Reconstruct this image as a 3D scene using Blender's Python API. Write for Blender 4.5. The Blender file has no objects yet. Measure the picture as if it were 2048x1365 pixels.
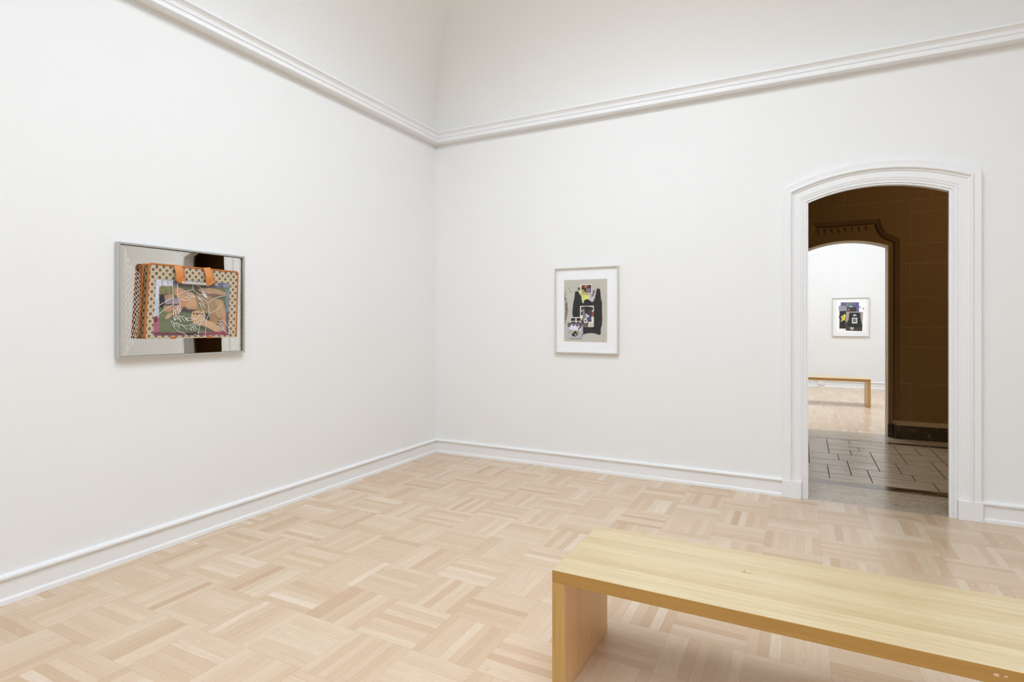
import bpy, bmesh, math, random
import numpy as np
from mathutils import Vector
from mathutils.geometry import tessellate_polygon

random.seed(7); RNG = np.random.default_rng(11)
COL = bpy.context.scene.collection

SKY1, SKY2, HALL, SPREAD = 4.4, 6.3, 25.0, 140
SKYC = (0.895, 0.99, 1.10, 1); SKYC2 = (0.895, 0.99, 1.10, 1)
SPOTC = (0.905, 0.99, 1.09)
SPOTS = [((2.7, -3.4, 4.6), (0.0, -3.4, 1.5), 6.5), ((2.4, -2.8, 4.6), (1.5, 0.0, 1.6), 16.0)]
PRINT=[([(-3.031,1.666),(-2.539,1.67),(-2.55,1.318),(-3.046,1.324)],(150,150,162),0.1),([(-3.028,1.663),(-2.932,1.66),(-2.933,1.627),(-3.012,1.625),(-3.014,1.479),(-3.022,1.431),(-3.043,1.419)],(203,204,216),0.1),([(-3.037,1.538),(-3.014,1.545),(-3.015,1.431),(-3.033,1.425)],(182,192,204),0.08),([(-2.999,1.662),(-2.99,1.661),(-2.99,1.627),(-2.999,1.626)],(165,162,175),0.05),([(-2.963,1.66),(-2.956,1.661),(-2.956,1.629),(-2.963,1.628)],(170,166,180),0.05),([(-3.043,1.419),(-3.011,1.437),(-3.011,1.33),(-3.046,1.324)],(172,88,118),0.18),([(-3.046,1.437),(-3.021,1.446),(-3.022,1.407),(-3.043,1.401)],(120,50,60),0.15),([(-2.93,1.658),(-2.541,1.67),(-2.543,1.631),(-2.693,1.628),(-2.896,1.623),(-2.93,1.627)],(98,96,112),0.22),([(-2.647,1.663),(-2.626,1.664),(-2.626,1.645),(-2.647,1.647)],(150,155,170),0.1),([(-2.594,1.66),(-2.546,1.666),(-2.55,1.639),(-2.587,1.64)],(135,140,155),0.2),([(-3.011,1.625),(-2.568,1.638),(-2.572,1.338),(-3.011,1.342)],(104,112,80),0.16),([(-3.011,1.625),(-2.89,1.629),(-2.914,1.603),(-2.914,1.576),(-3.011,1.572)],(126,122,80),0.25),([(-2.8,1.635),(-2.72,1.623),(-2.565,1.612),(-2.565,1.582),(-2.679,1.577),(-2.76,1.586),(-2.8,1.609)],(100,92,66),0.2),([(-3.011,1.572),(-2.966,1.577),(-2.951,1.547),(-2.975,1.504),(-2.999,1.488),(-3.011,1.515)],(46,42,44),0.15),([(-2.984,1.57),(-2.921,1.579),(-2.917,1.548),(-2.975,1.546)],(172,132,100),0.15),([(-3.011,1.485),(-2.8,1.483),(-2.807,1.395),(-2.76,1.341),(-3.011,1.342)],(106,116,84),0.16),([(-2.877,1.506),(-2.774,1.49),(-2.793,1.458),(-2.861,1.47),(-2.896,1.457)],(80,68,66),0.15),([(-2.921,1.612),(-2.896,1.623),(-2.852,1.607),(-2.8,1.59),(-2.77,1.557),(-2.757,1.522),(-2.774,1.487),(-2.832,1.488),(-2.864,1.507),(-2.886,1.463),(-2.927,1.45),(-2.921,1.518),(-2.896,1.555),(-2.917,1.579)],(192,142,106),0.1),([(-2.896,1.58),(-2.839,1.589),(-2.787,1.559),(-2.774,1.509),(-2.826,1.498),(-2.864,1.525),(-2.89,1.549)],(204,156,118),0.08),([(-2.787,1.582),(-2.727,1.588),(-2.651,1.565),(-2.594,1.551),(-2.579,1.514),(-2.587,1.461),(-2.651,1.46),(-2.693,1.466),(-2.74,1.465),(-2.774,1.497)],(165,136,96),0.1),([(-2.764,1.548),(-2.734,1.555),(-2.703,1.524),(-2.7,1.485),(-2.74,1.472),(-2.77,1.503)],(148,122,84),0.1),([(-2.793,1.622),(-2.757,1.612),(-2.76,1.586),(-2.787,1.591)],(96,70,58),0.15),([(-2.76,1.621),(-2.693,1.631),(-2.615,1.622),(-2.565,1.602),(-2.568,1.583),(-2.633,1.573),(-2.693,1.581),(-2.734,1.594)],(182,144,110),0.1),([(-2.72,1.594),(-2.633,1.592),(-2.568,1.587),(-2.633,1.571),(-2.693,1.577)],(128,98,84),0.12),([(-2.665,1.558),(-2.601,1.557),(-2.579,1.514),(-2.568,1.448),(-2.571,1.342),(-2.601,1.345),(-2.615,1.428),(-2.651,1.46),(-2.63,1.513)],(186,146,106),0.1),([(-2.615,1.428),(-2.601,1.441),(-2.587,1.345),(-2.601,1.345)],(140,104,78),0.1),([(-2.734,1.459),(-2.693,1.466),(-2.686,1.408),(-2.72,1.408)],(62,58,54),0.15),([(-2.693,1.46),(-2.651,1.457),(-2.623,1.421),(-2.633,1.392),(-2.679,1.408)],(170,128,94),0.1),([(-2.807,1.471),(-2.767,1.483),(-2.727,1.466),(-2.717,1.427),(-2.658,1.401),(-2.619,1.378),(-2.597,1.345),(-2.637,1.339),(-2.72,1.376),(-2.793,1.395),(-2.813,1.427)],(204,164,124),0.08),([(-2.793,1.395),(-2.72,1.379),(-2.637,1.339),(-2.72,1.347),(-2.774,1.376)],(90,88,66),0.12),([(-2.978,1.549),(-2.88,1.555),(-2.878,1.522),(-2.975,1.513)],(156,142,146),0.12),([(-2.969,1.515),(-2.879,1.52),(-2.879,1.511),(-2.969,1.509)],(48,38,38),0.1),([(-2.984,1.507),(-2.933,1.508),(-2.927,1.475),(-2.957,1.465),(-2.981,1.474)],(186,140,108),0.12),([(-2.978,1.428),(-2.957,1.459),(-2.93,1.465),(-2.927,1.45),(-2.945,1.435),(-2.96,1.426)],(198,150,116),0.1),([(-2.886,1.543),(-2.845,1.532),(-2.852,1.52),(-2.88,1.469),(-2.896,1.463)],(196,138,108),0.1),([(-3.046,1.345),(-2.72,1.336),(-2.72,1.32),(-3.046,1.323)],(116,62,74),0.15),([(-2.723,1.34),(-2.55,1.345),(-2.55,1.318),(-2.727,1.32)],(146,66,84),0.2),([(-2.852,1.339),(-2.76,1.341),(-2.76,1.321),(-2.852,1.322)],(70,38,42),0.25),([(-2.571,1.631),(-2.541,1.633),(-2.546,1.468),(-2.571,1.475)],(122,132,138),0.18),([(-2.571,1.475),(-2.547,1.472),(-2.55,1.341),(-2.568,1.341)],(122,84,86),0.12),([(-2.8,1.464),(-2.787,1.466),(-2.788,1.453),(-2.799,1.453)],(40,26,26),0),([(-2.779,1.463),(-2.763,1.464),(-2.763,1.455),(-2.779,1.455)],(40,26,26),0),([(-2.757,1.464),(-2.748,1.464),(-2.748,1.455),(-2.757,1.455)],(40,26,26),0),([(-2.744,1.464),(-2.735,1.464),(-2.736,1.454),(-2.744,1.454)],(40,26,26),0)]
LINES=[[(-2.934,1.662),(-2.932,1.602),(-2.93,1.554),(-2.929,1.493),(-2.924,1.426),(-2.92,1.417)],[(-2.903,1.652),(-2.904,1.604),(-2.902,1.567),(-2.889,1.518),(-2.883,1.463)],[(-3.049,1.486),(-2.978,1.529),(-2.93,1.557)],[(-3.049,1.433),(-2.978,1.482),(-2.93,1.514)],[(-2.904,1.574),(-2.854,1.597),(-2.799,1.615)],[(-2.883,1.543),(-2.854,1.541),(-2.832,1.542),(-2.823,1.55),(-2.832,1.559),(-2.848,1.562),(-2.838,1.557),(-2.851,1.566)],[(-2.851,1.583),(-2.829,1.589),(-2.809,1.581),(-2.788,1.564)],[(-2.838,1.581),(-2.829,1.567),(-2.832,1.58),(-2.812,1.558),(-2.819,1.578),(-2.797,1.559),(-2.804,1.576),(-2.788,1.559)],[(-2.805,1.642),(-2.797,1.609),(-2.773,1.593),(-2.751,1.577)],[(-2.776,1.643),(-2.743,1.619),(-2.717,1.585),(-2.701,1.553)],[(-2.768,1.615),(-2.746,1.601),(-2.733,1.603),(-2.748,1.583),(-2.738,1.587),(-2.731,1.568),(-2.733,1.594),(-2.721,1.562),(-2.726,1.591),(-2.713,1.556),(-2.717,1.58),(-2.705,1.559)],[(-2.774,1.569),(-2.746,1.562),(-2.724,1.548),(-2.702,1.523),(-2.695,1.46),(-2.712,1.421),(-2.72,1.321)],[(-2.77,1.563),(-2.758,1.545),(-2.764,1.563),(-2.743,1.536),(-2.751,1.558),(-2.726,1.53),(-2.713,1.527)],[(-2.76,1.532),(-2.743,1.529),(-2.733,1.513),(-2.74,1.529),(-2.721,1.501),(-2.743,1.51),(-2.758,1.529)],[(-2.702,1.527),(-2.661,1.558),(-2.618,1.576),(-2.582,1.583)],[(-2.695,1.46),(-2.654,1.478),(-2.617,1.504),(-2.602,1.528)],[(-2.762,1.532),(-2.743,1.494),(-2.729,1.466),(-2.721,1.445),(-2.736,1.414),(-2.755,1.392),(-2.771,1.316)],[(-2.929,1.462),(-2.922,1.426),(-2.917,1.417),(-2.912,1.475),(-2.92,1.478),(-2.907,1.438),(-2.898,1.426),(-2.902,1.49),(-2.909,1.493),(-2.892,1.457),(-2.896,1.506),(-2.901,1.509),(-2.885,1.469)],[(-2.92,1.418),(-2.898,1.426),(-2.879,1.408),(-2.892,1.435),(-2.885,1.443),(-2.854,1.408),(-2.876,1.435),(-2.867,1.442),(-2.835,1.408),(-2.851,1.431),(-2.829,1.414),(-2.809,1.42),(-2.784,1.427),(-2.816,1.432),(-2.848,1.429)],[(-2.943,1.41),(-2.929,1.377),(-2.904,1.351),(-2.867,1.338),(-2.832,1.315)],[(-2.943,1.41),(-2.934,1.412),(-2.917,1.374),(-2.926,1.392),(-2.918,1.401),(-2.898,1.364),(-2.912,1.395),(-2.904,1.4),(-2.885,1.363),(-2.898,1.392),(-2.867,1.38),(-2.84,1.356)],[(-2.892,1.392),(-2.854,1.383),(-2.829,1.384),(-2.783,1.401),(-2.733,1.423)],[(-2.786,1.419),(-2.76,1.446),(-2.733,1.48)],[(-2.829,1.367),(-2.809,1.352),(-2.819,1.373),(-2.81,1.376),(-2.788,1.348),(-2.804,1.376),(-2.796,1.382),(-2.773,1.352),(-2.791,1.386),(-2.76,1.392),(-2.776,1.379)],[(-2.771,1.316),(-2.788,1.327),(-2.796,1.324)],[(-2.775,1.338),(-2.763,1.341)],[(-2.625,1.418),(-2.597,1.416),(-2.568,1.391),(-2.54,1.346)],[(-2.625,1.418),(-2.608,1.405),(-2.632,1.397),(-2.617,1.392),(-2.597,1.395),(-2.629,1.378),(-2.611,1.375),(-2.593,1.382),(-2.62,1.362),(-2.604,1.362),(-2.589,1.372),(-2.604,1.35),(-2.589,1.354),(-2.579,1.342),(-2.557,1.328)]]
COLL=[([(1.498,1.833),(1.938,1.817),(1.938,1.218),(1.498,1.211)],(192,189,176),0.03),([(1.51,1.714),(1.515,1.714),(1.526,1.662),(1.52,1.662)],(120,112,98),0.1),([(1.546,1.735),(1.55,1.735),(1.585,1.684),(1.581,1.683)],(110,104,94),0.1),([(1.506,1.677),(1.522,1.647),(1.539,1.595),(1.546,1.529),(1.534,1.448),(1.515,1.378),(1.511,1.44),(1.52,1.514),(1.515,1.588)],(140,124,110),0.3),([(1.515,1.588),(1.53,1.581),(1.527,1.47),(1.519,1.455)],(108,92,82),0.2),([(1.506,1.609),(1.538,1.613),(1.538,1.607),(1.506,1.603)],(205,198,182),0.05),([(1.639,1.733),(1.655,1.741),(1.67,1.732),(1.667,1.711),(1.647,1.707)],(110,104,70),0.3),([(1.655,1.703),(1.678,1.713),(1.747,1.679),(1.759,1.657),(1.778,1.617),(1.736,1.625),(1.717,1.614),(1.695,1.593),(1.678,1.626),(1.686,1.644),(1.664,1.663)],(218,222,120),0.22),([(1.747,1.679),(1.793,1.685),(1.815,1.706),(1.817,1.677),(1.8,1.641),(1.789,1.598),(1.762,1.617),(1.759,1.657)],(192,180,186),0.35),([(1.8,1.71),(1.814,1.706),(1.8,1.656),(1.787,1.642)],(110,70,90),0.4)]
BLACK=[(1.616,1.696),(1.625,1.701),(1.649,1.699),(1.663,1.673),(1.677,1.658),(1.683,1.629),(1.69,1.593),(1.703,1.588),(1.71,1.613),(1.737,1.626),(1.76,1.616),(1.779,1.602),(1.796,1.598),(1.809,1.623),(1.82,1.655),(1.833,1.718),(1.847,1.721),(1.865,1.714),(1.871,1.654),(1.877,1.611),(1.884,1.589),(1.883,1.511),(1.886,1.446),(1.881,1.382),(1.872,1.346),(1.868,1.292),(1.824,1.301),(1.779,1.307),(1.733,1.303),(1.687,1.292),(1.625,1.301),(1.61,1.367),(1.602,1.458),(1.594,1.462),(1.59,1.503),(1.594,1.55),(1.6,1.594),(1.614,1.66)]
TOPPHOTO=[([(1.67,1.775),(1.795,1.771),(1.795,1.67),(1.67,1.673)],(238,224,212),0.03),([(1.686,1.758),(1.782,1.757),(1.78,1.683),(1.685,1.685)],(72,38,34),0.2),([(1.704,1.748),(1.727,1.757),(1.75,1.751),(1.741,1.733),(1.716,1.73)],(176,92,60),0.4),([(1.735,1.726),(1.769,1.732),(1.779,1.699),(1.75,1.684),(1.731,1.708)],(128,116,142),0.3),([(1.686,1.713),(1.7,1.719),(1.716,1.701),(1.75,1.683),(1.685,1.685)],(150,152,70),0.5)]
WINDOW=[([(1.666,1.567),(1.811,1.565),(1.811,1.359),(1.666,1.358)],(226,222,206),0.04),([(1.68,1.553),(1.799,1.551),(1.799,1.52),(1.68,1.52)],(36,34,34),0.1),([(1.68,1.509),(1.696,1.512),(1.695,1.475),(1.678,1.475)],(34,33,33),0.1),([(1.704,1.556),(1.765,1.555),(1.765,1.479),(1.739,1.469),(1.708,1.483)],(40,42,42),0.1),([(1.698,1.534),(1.71,1.538),(1.727,1.469),(1.739,1.447),(1.704,1.44),(1.693,1.483)],(132,120,124),0.1),([(1.758,1.519),(1.788,1.533),(1.794,1.468),(1.78,1.45),(1.759,1.458)],(82,56,74),0.15),([(1.789,1.501),(1.808,1.511),(1.811,1.457),(1.789,1.46)],(178,92,52),0.35),([(1.727,1.483),(1.739,1.494),(1.75,1.454),(1.731,1.448)],(188,200,208),0.1),([(1.735,1.447),(1.75,1.456),(1.784,1.454),(1.784,1.411),(1.75,1.411),(1.739,1.429)],(72,82,116),0.35),([(1.704,1.462),(1.735,1.44),(1.758,1.403),(1.75,1.367),(1.7,1.363),(1.67,1.396)],(100,86,84),0.1),([(1.75,1.396),(1.805,1.407),(1.805,1.364),(1.752,1.366)],(206,202,186),0.15)]
TAG=[([(1.696,1.454),(1.758,1.454),(1.758,1.389),(1.696,1.389)],(232,228,218),0.02),([(1.713,1.431),(1.729,1.435),(1.738,1.414),(1.723,1.409)],(92,90,92),0.4)]
PANES=[([(1.564,1.459),(1.696,1.462),(1.696,1.403),(1.564,1.403)],(236,234,226),0.02),([(1.577,1.448),(1.624,1.449),(1.624,1.42),(1.577,1.418)],(36,35,36),0.05),([(1.635,1.449),(1.69,1.45),(1.689,1.419),(1.635,1.419)],(36,35,36),0.05),([(1.577,1.412),(1.624,1.414),(1.624,1.402),(1.577,1.402)],(40,40,42),0.05),([(1.635,1.413),(1.666,1.414),(1.666,1.402),(1.635,1.402)],(40,40,42),0.05)]
FLOWER=[([(1.541,1.407),(1.704,1.407),(1.704,1.255),(1.541,1.253)],(176,174,194),0.12),([(1.541,1.407),(1.704,1.407),(1.704,1.382),(1.681,1.367),(1.658,1.382),(1.642,1.363),(1.623,1.389),(1.604,1.367),(1.588,1.389),(1.564,1.359),(1.541,1.367)],(98,96,112),0.15),([(1.588,1.389),(1.604,1.363),(1.623,1.385),(1.639,1.356),(1.658,1.374),(1.681,1.345),(1.673,1.323),(1.627,1.334),(1.58,1.33),(1.557,1.345)],(226,222,238),0.1),([(1.561,1.326),(1.58,1.334),(1.604,1.33),(1.596,1.294),(1.576,1.286),(1.563,1.304)],(150,176,130),0.2),([(1.627,1.327),(1.658,1.334),(1.672,1.312),(1.658,1.287),(1.635,1.294)],(142,166,112),0.2),([(1.588,1.293),(1.615,1.323),(1.627,1.327),(1.642,1.301),(1.646,1.279),(1.619,1.268),(1.588,1.279)],(50,42,46),0.3),([(1.615,1.29),(1.627,1.301),(1.636,1.279),(1.623,1.273)],(190,170,160),0.3),([(1.549,1.271),(1.677,1.269),(1.677,1.254),(1.549,1.253)],(178,190,194),0.1)]
KNIFE=[(1.695,1.447),(1.721,1.44),(1.74,1.418),(1.721,1.396),(1.694,1.382),(1.681,1.363),(1.659,1.334),(1.65,1.341),(1.668,1.371),(1.663,1.389),(1.676,1.403)]
SMALLSHEETS={'TOPPHOTO':[(1.677,1.766),(1.788,1.765),(1.786,1.675),(1.676,1.681)],'WINDOW':[(1.671,1.561),(1.807,1.562),(1.806,1.362),(1.702,1.364),(1.67,1.454)],'TAG':[(1.705,1.44),(1.734,1.448),(1.75,1.407),(1.717,1.397)],'PANES':[(1.569,1.453),(1.691,1.457),(1.69,1.403),(1.569,1.403)],'FLOWER':[(1.546,1.4),(1.701,1.404),(1.701,1.295),(1.683,1.294),(1.683,1.257),(1.559,1.258),(1.546,1.323)]}
FAR=[([(4.126,1.94),(4.802,1.93),(4.802,1.121),(4.126,1.118)],(250,250,251),0.0),([(4.282,1.848),(4.62,1.844),(4.62,1.641),(4.282,1.644)],(98,88,146),0.12),([(4.371,1.824),(4.444,1.831),(4.429,1.76),(4.392,1.764)],(112,152,96),0.1),([(4.441,1.835),(4.551,1.836),(4.544,1.794),(4.466,1.795)],(120,112,130),0.1),([(4.426,1.738),(4.466,1.79),(4.517,1.738)],(120,196,192),0.05),([(4.392,1.738),(4.569,1.739),(4.567,1.644),(4.392,1.645)],(62,50,46),0.15),([(4.405,1.697),(4.459,1.707),(4.441,1.671),(4.411,1.668)],(170,120,120),0.1),([(4.243,1.774),(4.394,1.771),(4.394,1.661),(4.248,1.661)],(152,150,166),0.35),([(4.26,1.661),(4.383,1.66),(4.377,1.278),(4.257,1.278)],(46,37,35),0.15),([(4.245,1.548),(4.294,1.598),(4.38,1.611),(4.417,1.54),(4.405,1.462),(4.331,1.419),(4.269,1.462)],(38,34,46),0.3),([(4.285,1.541),(4.313,1.555),(4.343,1.59),(4.38,1.583),(4.368,1.547),(4.386,1.519),(4.356,1.498),(4.38,1.441),(4.343,1.469),(4.313,1.441),(4.279,1.427),(4.306,1.484)],(222,210,70),0.35),([(4.331,1.555),(4.349,1.548),(4.343,1.512),(4.331,1.512)],(190,120,150),0.1),([(4.383,1.641),(4.694,1.637),(4.677,1.225),(4.374,1.237)],(168,158,144),0.08),([(4.38,1.398),(4.429,1.469),(4.647,1.511),(4.683,1.349),(4.677,1.225),(4.374,1.237)],(66,56,50),0.2),([(4.444,1.625),(4.644,1.62),(4.647,1.412),(4.659,1.328),(4.563,1.299),(4.441,1.323),(4.405,1.327),(4.429,1.483)],(31,33,38),0.06),([(4.507,1.543),(4.517,1.578),(4.541,1.59),(4.569,1.578),(4.58,1.543),(4.56,1.546),(4.541,1.554),(4.523,1.545)],(196,196,190),0.05),([(4.491,1.511),(4.592,1.51),(4.587,1.392),(4.491,1.394)],(236,238,238),0.02),([(4.505,1.494),(4.578,1.491),(4.573,1.413),(4.507,1.416)],(110,112,116),0.45),([(4.453,1.309),(4.526,1.309),(4.523,1.263),(4.493,1.249),(4.459,1.27)],(184,180,160),0.1),([(4.611,1.754),(4.647,1.754),(4.647,1.714),(4.623,1.714),(4.638,1.729),(4.632,1.743),(4.611,1.738)],(70,66,62),0.1),([(4.684,1.722),(4.701,1.727),(4.72,1.693),(4.707,1.681)],(90,88,84),0.2)]
PRINTCORN=[(-3.031,1.666),(-2.539,1.67),(-2.55,1.318),(-3.046,1.324)]
COLLCORN=[(1.504,1.812),(1.932,1.811),(1.931,1.223),(1.504,1.227)]
BAGCORN=[(-3.067,1.755),(-2.477,1.75),(-2.492,1.3),(-3.095,1.302)]
STRAP1=[[(-2.927,1.76),(-2.924,1.713),(-2.921,1.667),(-2.896,1.646)],[(-2.874,1.759),(-2.871,1.717),(-2.869,1.68),(-2.882,1.647)]]
STRAP2=[[(-2.734,1.757),(-2.728,1.703),(-2.727,1.664),(-2.71,1.638)],[(-2.684,1.764),(-2.677,1.719),(-2.668,1.687),(-2.699,1.64)]]
BAR=[(-2.885,1.655),(-2.721,1.655)]


# ------------------------------------------------------------------ helpers
def lin(c):
    c = c/255.0
    return c/12.92 if c <= 0.04045 else ((c+0.055)/1.055)**2.4
def rgb(r, g, b): return (lin(r), lin(g), lin(b), 1.0)

class G:
    """small node-graph writer"""
    def __init__(s, name, rough=0.5, metal=0.0, spec=0.5):
        s.m = bpy.data.materials.new(name); s.m.use_nodes = True
        s.t = s.m.node_tree; s.n = s.t.nodes; s.l = s.t.links
        s.p = s.n['Principled BSDF']
        s.p.inputs['Roughness'].default_value = rough
        s.p.inputs['Metallic'].default_value = metal
        s.p.inputs['Specular IOR Level'].default_value = spec
        tc = s.n.new('ShaderNodeTexCoord'); s.obj = tc.outputs['Object']
    def put(s, sock, v):
        if hasattr(v, 'is_linked') or isinstance(v, bpy.types.NodeSocket): s.l.new(v, sock)
        else: sock.default_value = v
    def math(s, op, a, b=0.0, c=None, clamp=False):
        n = s.n.new('ShaderNodeMath'); n.operation = op; n.use_clamp = clamp
        s.put(n.inputs[0], a); s.put(n.inputs[1], b)
        if c is not None: s.put(n.inputs[2], c)
        return n.outputs[0]
    def sep(s, v):
        n = s.n.new('ShaderNodeSeparateXYZ'); s.l.new(v, n.inputs[0]); return n.outputs
    def comb(s, x, y, z=0.0):
        n = s.n.new('ShaderNodeCombineXYZ')
        for i, v in enumerate((x, y, z)): s.put(n.inputs[i], v)
        return n.outputs[0]
    def noise(s, vec, scale=5.0, detail=3.0, rough=0.5, dist=0.0):
        n = s.n.new('ShaderNodeTexNoise'); s.l.new(vec, n.inputs['Vector'])
        n.inputs['Scale'].default_value = scale; n.inputs['Detail'].default_value = detail
        n.inputs['Roughness'].default_value = rough; n.inputs['Distortion'].default_value = dist
        return n.outputs['Fac']
    def white(s, vec):
        n = s.n.new('ShaderNodeTexWhiteNoise'); n.noise_dimensions = '3D'; s.l.new(vec, n.inputs['Vector'])
        return n.outputs['Value']
    def ramp(s, fac, stops):
        n = s.n.new('ShaderNodeValToRGB'); s.put(n.inputs[0], fac)
        e = n.color_ramp.elements
        while len(e) < len(stops): e.new(0.5)
        for k, (p, c) in enumerate(stops): e[k].position = p; e[k].color = c
        return n.outputs[0]
    def mix(s, fac, a, b, mode='MIX'):
        n = s.n.new('ShaderNodeMix'); n.data_type = 'RGBA'; n.blend_type = mode
        s.put(n.inputs['Factor'], fac); s.put(n.inputs[6], a); s.put(n.inputs[7], b)
        return n.outputs[2]
    def mixf(s, fac, a, b):
        n = s.n.new('ShaderNodeMix'); n.data_type = 'FLOAT'
        s.put(n.inputs['Factor'], fac); s.put(n.inputs[2], a); s.put(n.inputs[3], b)
        return n.outputs[0]
    def bump(s, h, strength=0.2, dist=0.01):
        n = s.n.new('ShaderNodeBump'); s.l.new(h, n.inputs['Height'])
        n.inputs['Strength'].default_value = strength; n.inputs['Distance'].default_value = dist
        s.l.new(n.outputs[0], s.p.inputs['Normal'])
    def col(s, c): s.put(s.p.inputs['Base Color'], c); return s.m

def finish(name, bm, mats, root=None, smooth=False, recalc=True):
    if recalc: bmesh.ops.recalc_face_normals(bm, faces=bm.faces[:])
    if root is not None:
        off = Vector(root.location); p = root.parent
        while p is not None: off += Vector(p.location); p = p.parent
        bmesh.ops.translate(bm, verts=bm.verts[:], vec=-off)
    me = bpy.data.meshes.new(name); bm.to_mesh(me); bm.free()
    for m in (mats if isinstance(mats, (list, tuple)) else [mats]): me.materials.append(m)
    if smooth:
        for p in me.polygons: p.use_smooth = True
    o = bpy.data.objects.new(name, me); COL.objects.link(o)
    if root is not None: o.parent = root
    return o
def struct(o): o['kind'] = 'structure'; return o
def thing(name, label, cat, loc):
    o = bpy.data.objects.new(name, None); COL.objects.link(o); o.location = loc
    o.empty_display_size = 0.1; o['label'] = label; o['category'] = cat
    return o
def box(bm, a, b, mi=0):
    vs = [bm.verts.new((x, y, z)) for x in (a[0], b[0]) for y in (a[1], b[1]) for z in (a[2], b[2])]
    fs = []
    for q in ((0,1,3,2),(4,6,7,5),(0,4,5,1),(2,3,7,6),(0,2,6,4),(1,5,7,3)):
        f = bm.faces.new([vs[i] for i in q]); f.material_index = mi; fs.append(f)
    return fs
def bevel(bm, w, seg=2):
    bmesh.ops.bevel(bm, geom=bm.edges[:], offset=w, segments=seg, affect='EDGES', profile=0.5)
def prism(bm, pts, f0, f1, mi=0):
    """extrude a closed 2-D outline between two depths; f maps (a,b)->xyz"""
    A = [bm.verts.new(f0(*p)) for p in pts]; B = [bm.verts.new(f1(*p)) for p in pts]
    n = len(pts)
    fs = [bm.faces.new((A[i], B[i], B[(i+1) % n], A[(i+1) % n])) for i in range(n)]
    if n == 4: fs += [bm.faces.new(A), bm.faces.new(B[::-1])]
    else:
        for t in tessellate_polygon([[Vector((p[0], p[1], 0)) for p in pts]]):
            fs.append(bm.faces.new([A[i] for i in t])); fs.append(bm.faces.new([B[i] for i in t[::-1]]))
    for f in fs: f.material_index = mi
def tube(bm, pts, r, n=6, closed=False, mi=0):
    pts = [Vector(p) for p in pts]; rings = []
    for i, p in enumerate(pts):
        if closed: t = pts[(i+1) % len(pts)] - pts[i-1]
        else: t = pts[min(i+1, len(pts)-1)] - pts[max(i-1, 0)]
        t.normalize()
        up = Vector((1, 0, 0)) if abs(t.x) < 0.9 else Vector((0, 0, 1))
        u = t.cross(up).normalized(); v = t.cross(u)
        rr = r[i] if isinstance(r, list) else r
        rings.append([bm.verts.new(p + (u*math.cos(2*math.pi*k/n) + v*math.sin(2*math.pi*k/n))*rr) for k in range(n)])
    m = len(rings)
    for i in range(m if closed else m-1):
        a, b = rings[i], rings[(i+1) % m]
        for k in range(n):
            f = bm.faces.new((a[k], a[(k+1) % n], b[(k+1) % n], b[k])); f.material_index = mi; f.smooth = True
    if not closed:
        bm.faces.new(rings[0]); bm.faces.new(rings[-1][::-1])
def strip(bm, loops, closed=False, smooth=False):
    """quads between successive vertex loops"""
    V = [[bm.verts.new(p) for p in lp] for lp in loops]
    for a, b in zip(V, V[1:]):
        n = len(a)
        for i in range(n if closed else n-1):
            f = bm.faces.new((a[i], a[(i+1) % n], b[(i+1) % n], b[i])); f.smooth = smooth
    return V
def run(bm, prof, path):
    """sweep prof [(out,z)] along a plan path; path gives for each vertex a function out->(x,y)"""
    strip(bm, [[(*fn(o), z) for (o, z) in prof] for fn in path])
def spline(pts, k=5):
    if len(pts) < 3: return [tuple(p) for p in pts]
    P = [pts[0]] + list(pts) + [pts[-1]]; out = []
    for i in range(1, len(P)-2):
        p0, p1, p2, p3 = [np.array(q, float) for q in P[i-1:i+3]]
        for j in range(k):
            t = j/k
            out.append(tuple(0.5*((2*p1) + (-p0+p2)*t + (2*p0-5*p1+4*p2-p3)*t*t + (-p0+3*p1-3*p2+p3)*t**3)))
    out.append(tuple(pts[-1])); return out

# ------------------------------------------------------------------ materials
def m_paint(name, c, bumpy=0.12, rough=0.65):
    g = G(name, rough, spec=0.3)
    n = g.noise(g.obj, 1.3, 2.0)
    g.col(g.mix(g.math('MULTIPLY', n, 0.5), rgb(*c), rgb(*[int(v*0.985) for v in c])))
    g.bump(g.noise(g.obj, 160.0, 2.0), bumpy, 0.002)
    return g.m
WALLC = (241, 241, 240)
M_wall = m_paint('wall_paint', WALLC)
M_ceil = m_paint('ceiling_plaster', (237, 236, 233))
M_trim = m_paint('trim_gloss_paint', (242, 242, 242), 0.05, 0.32)

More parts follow.
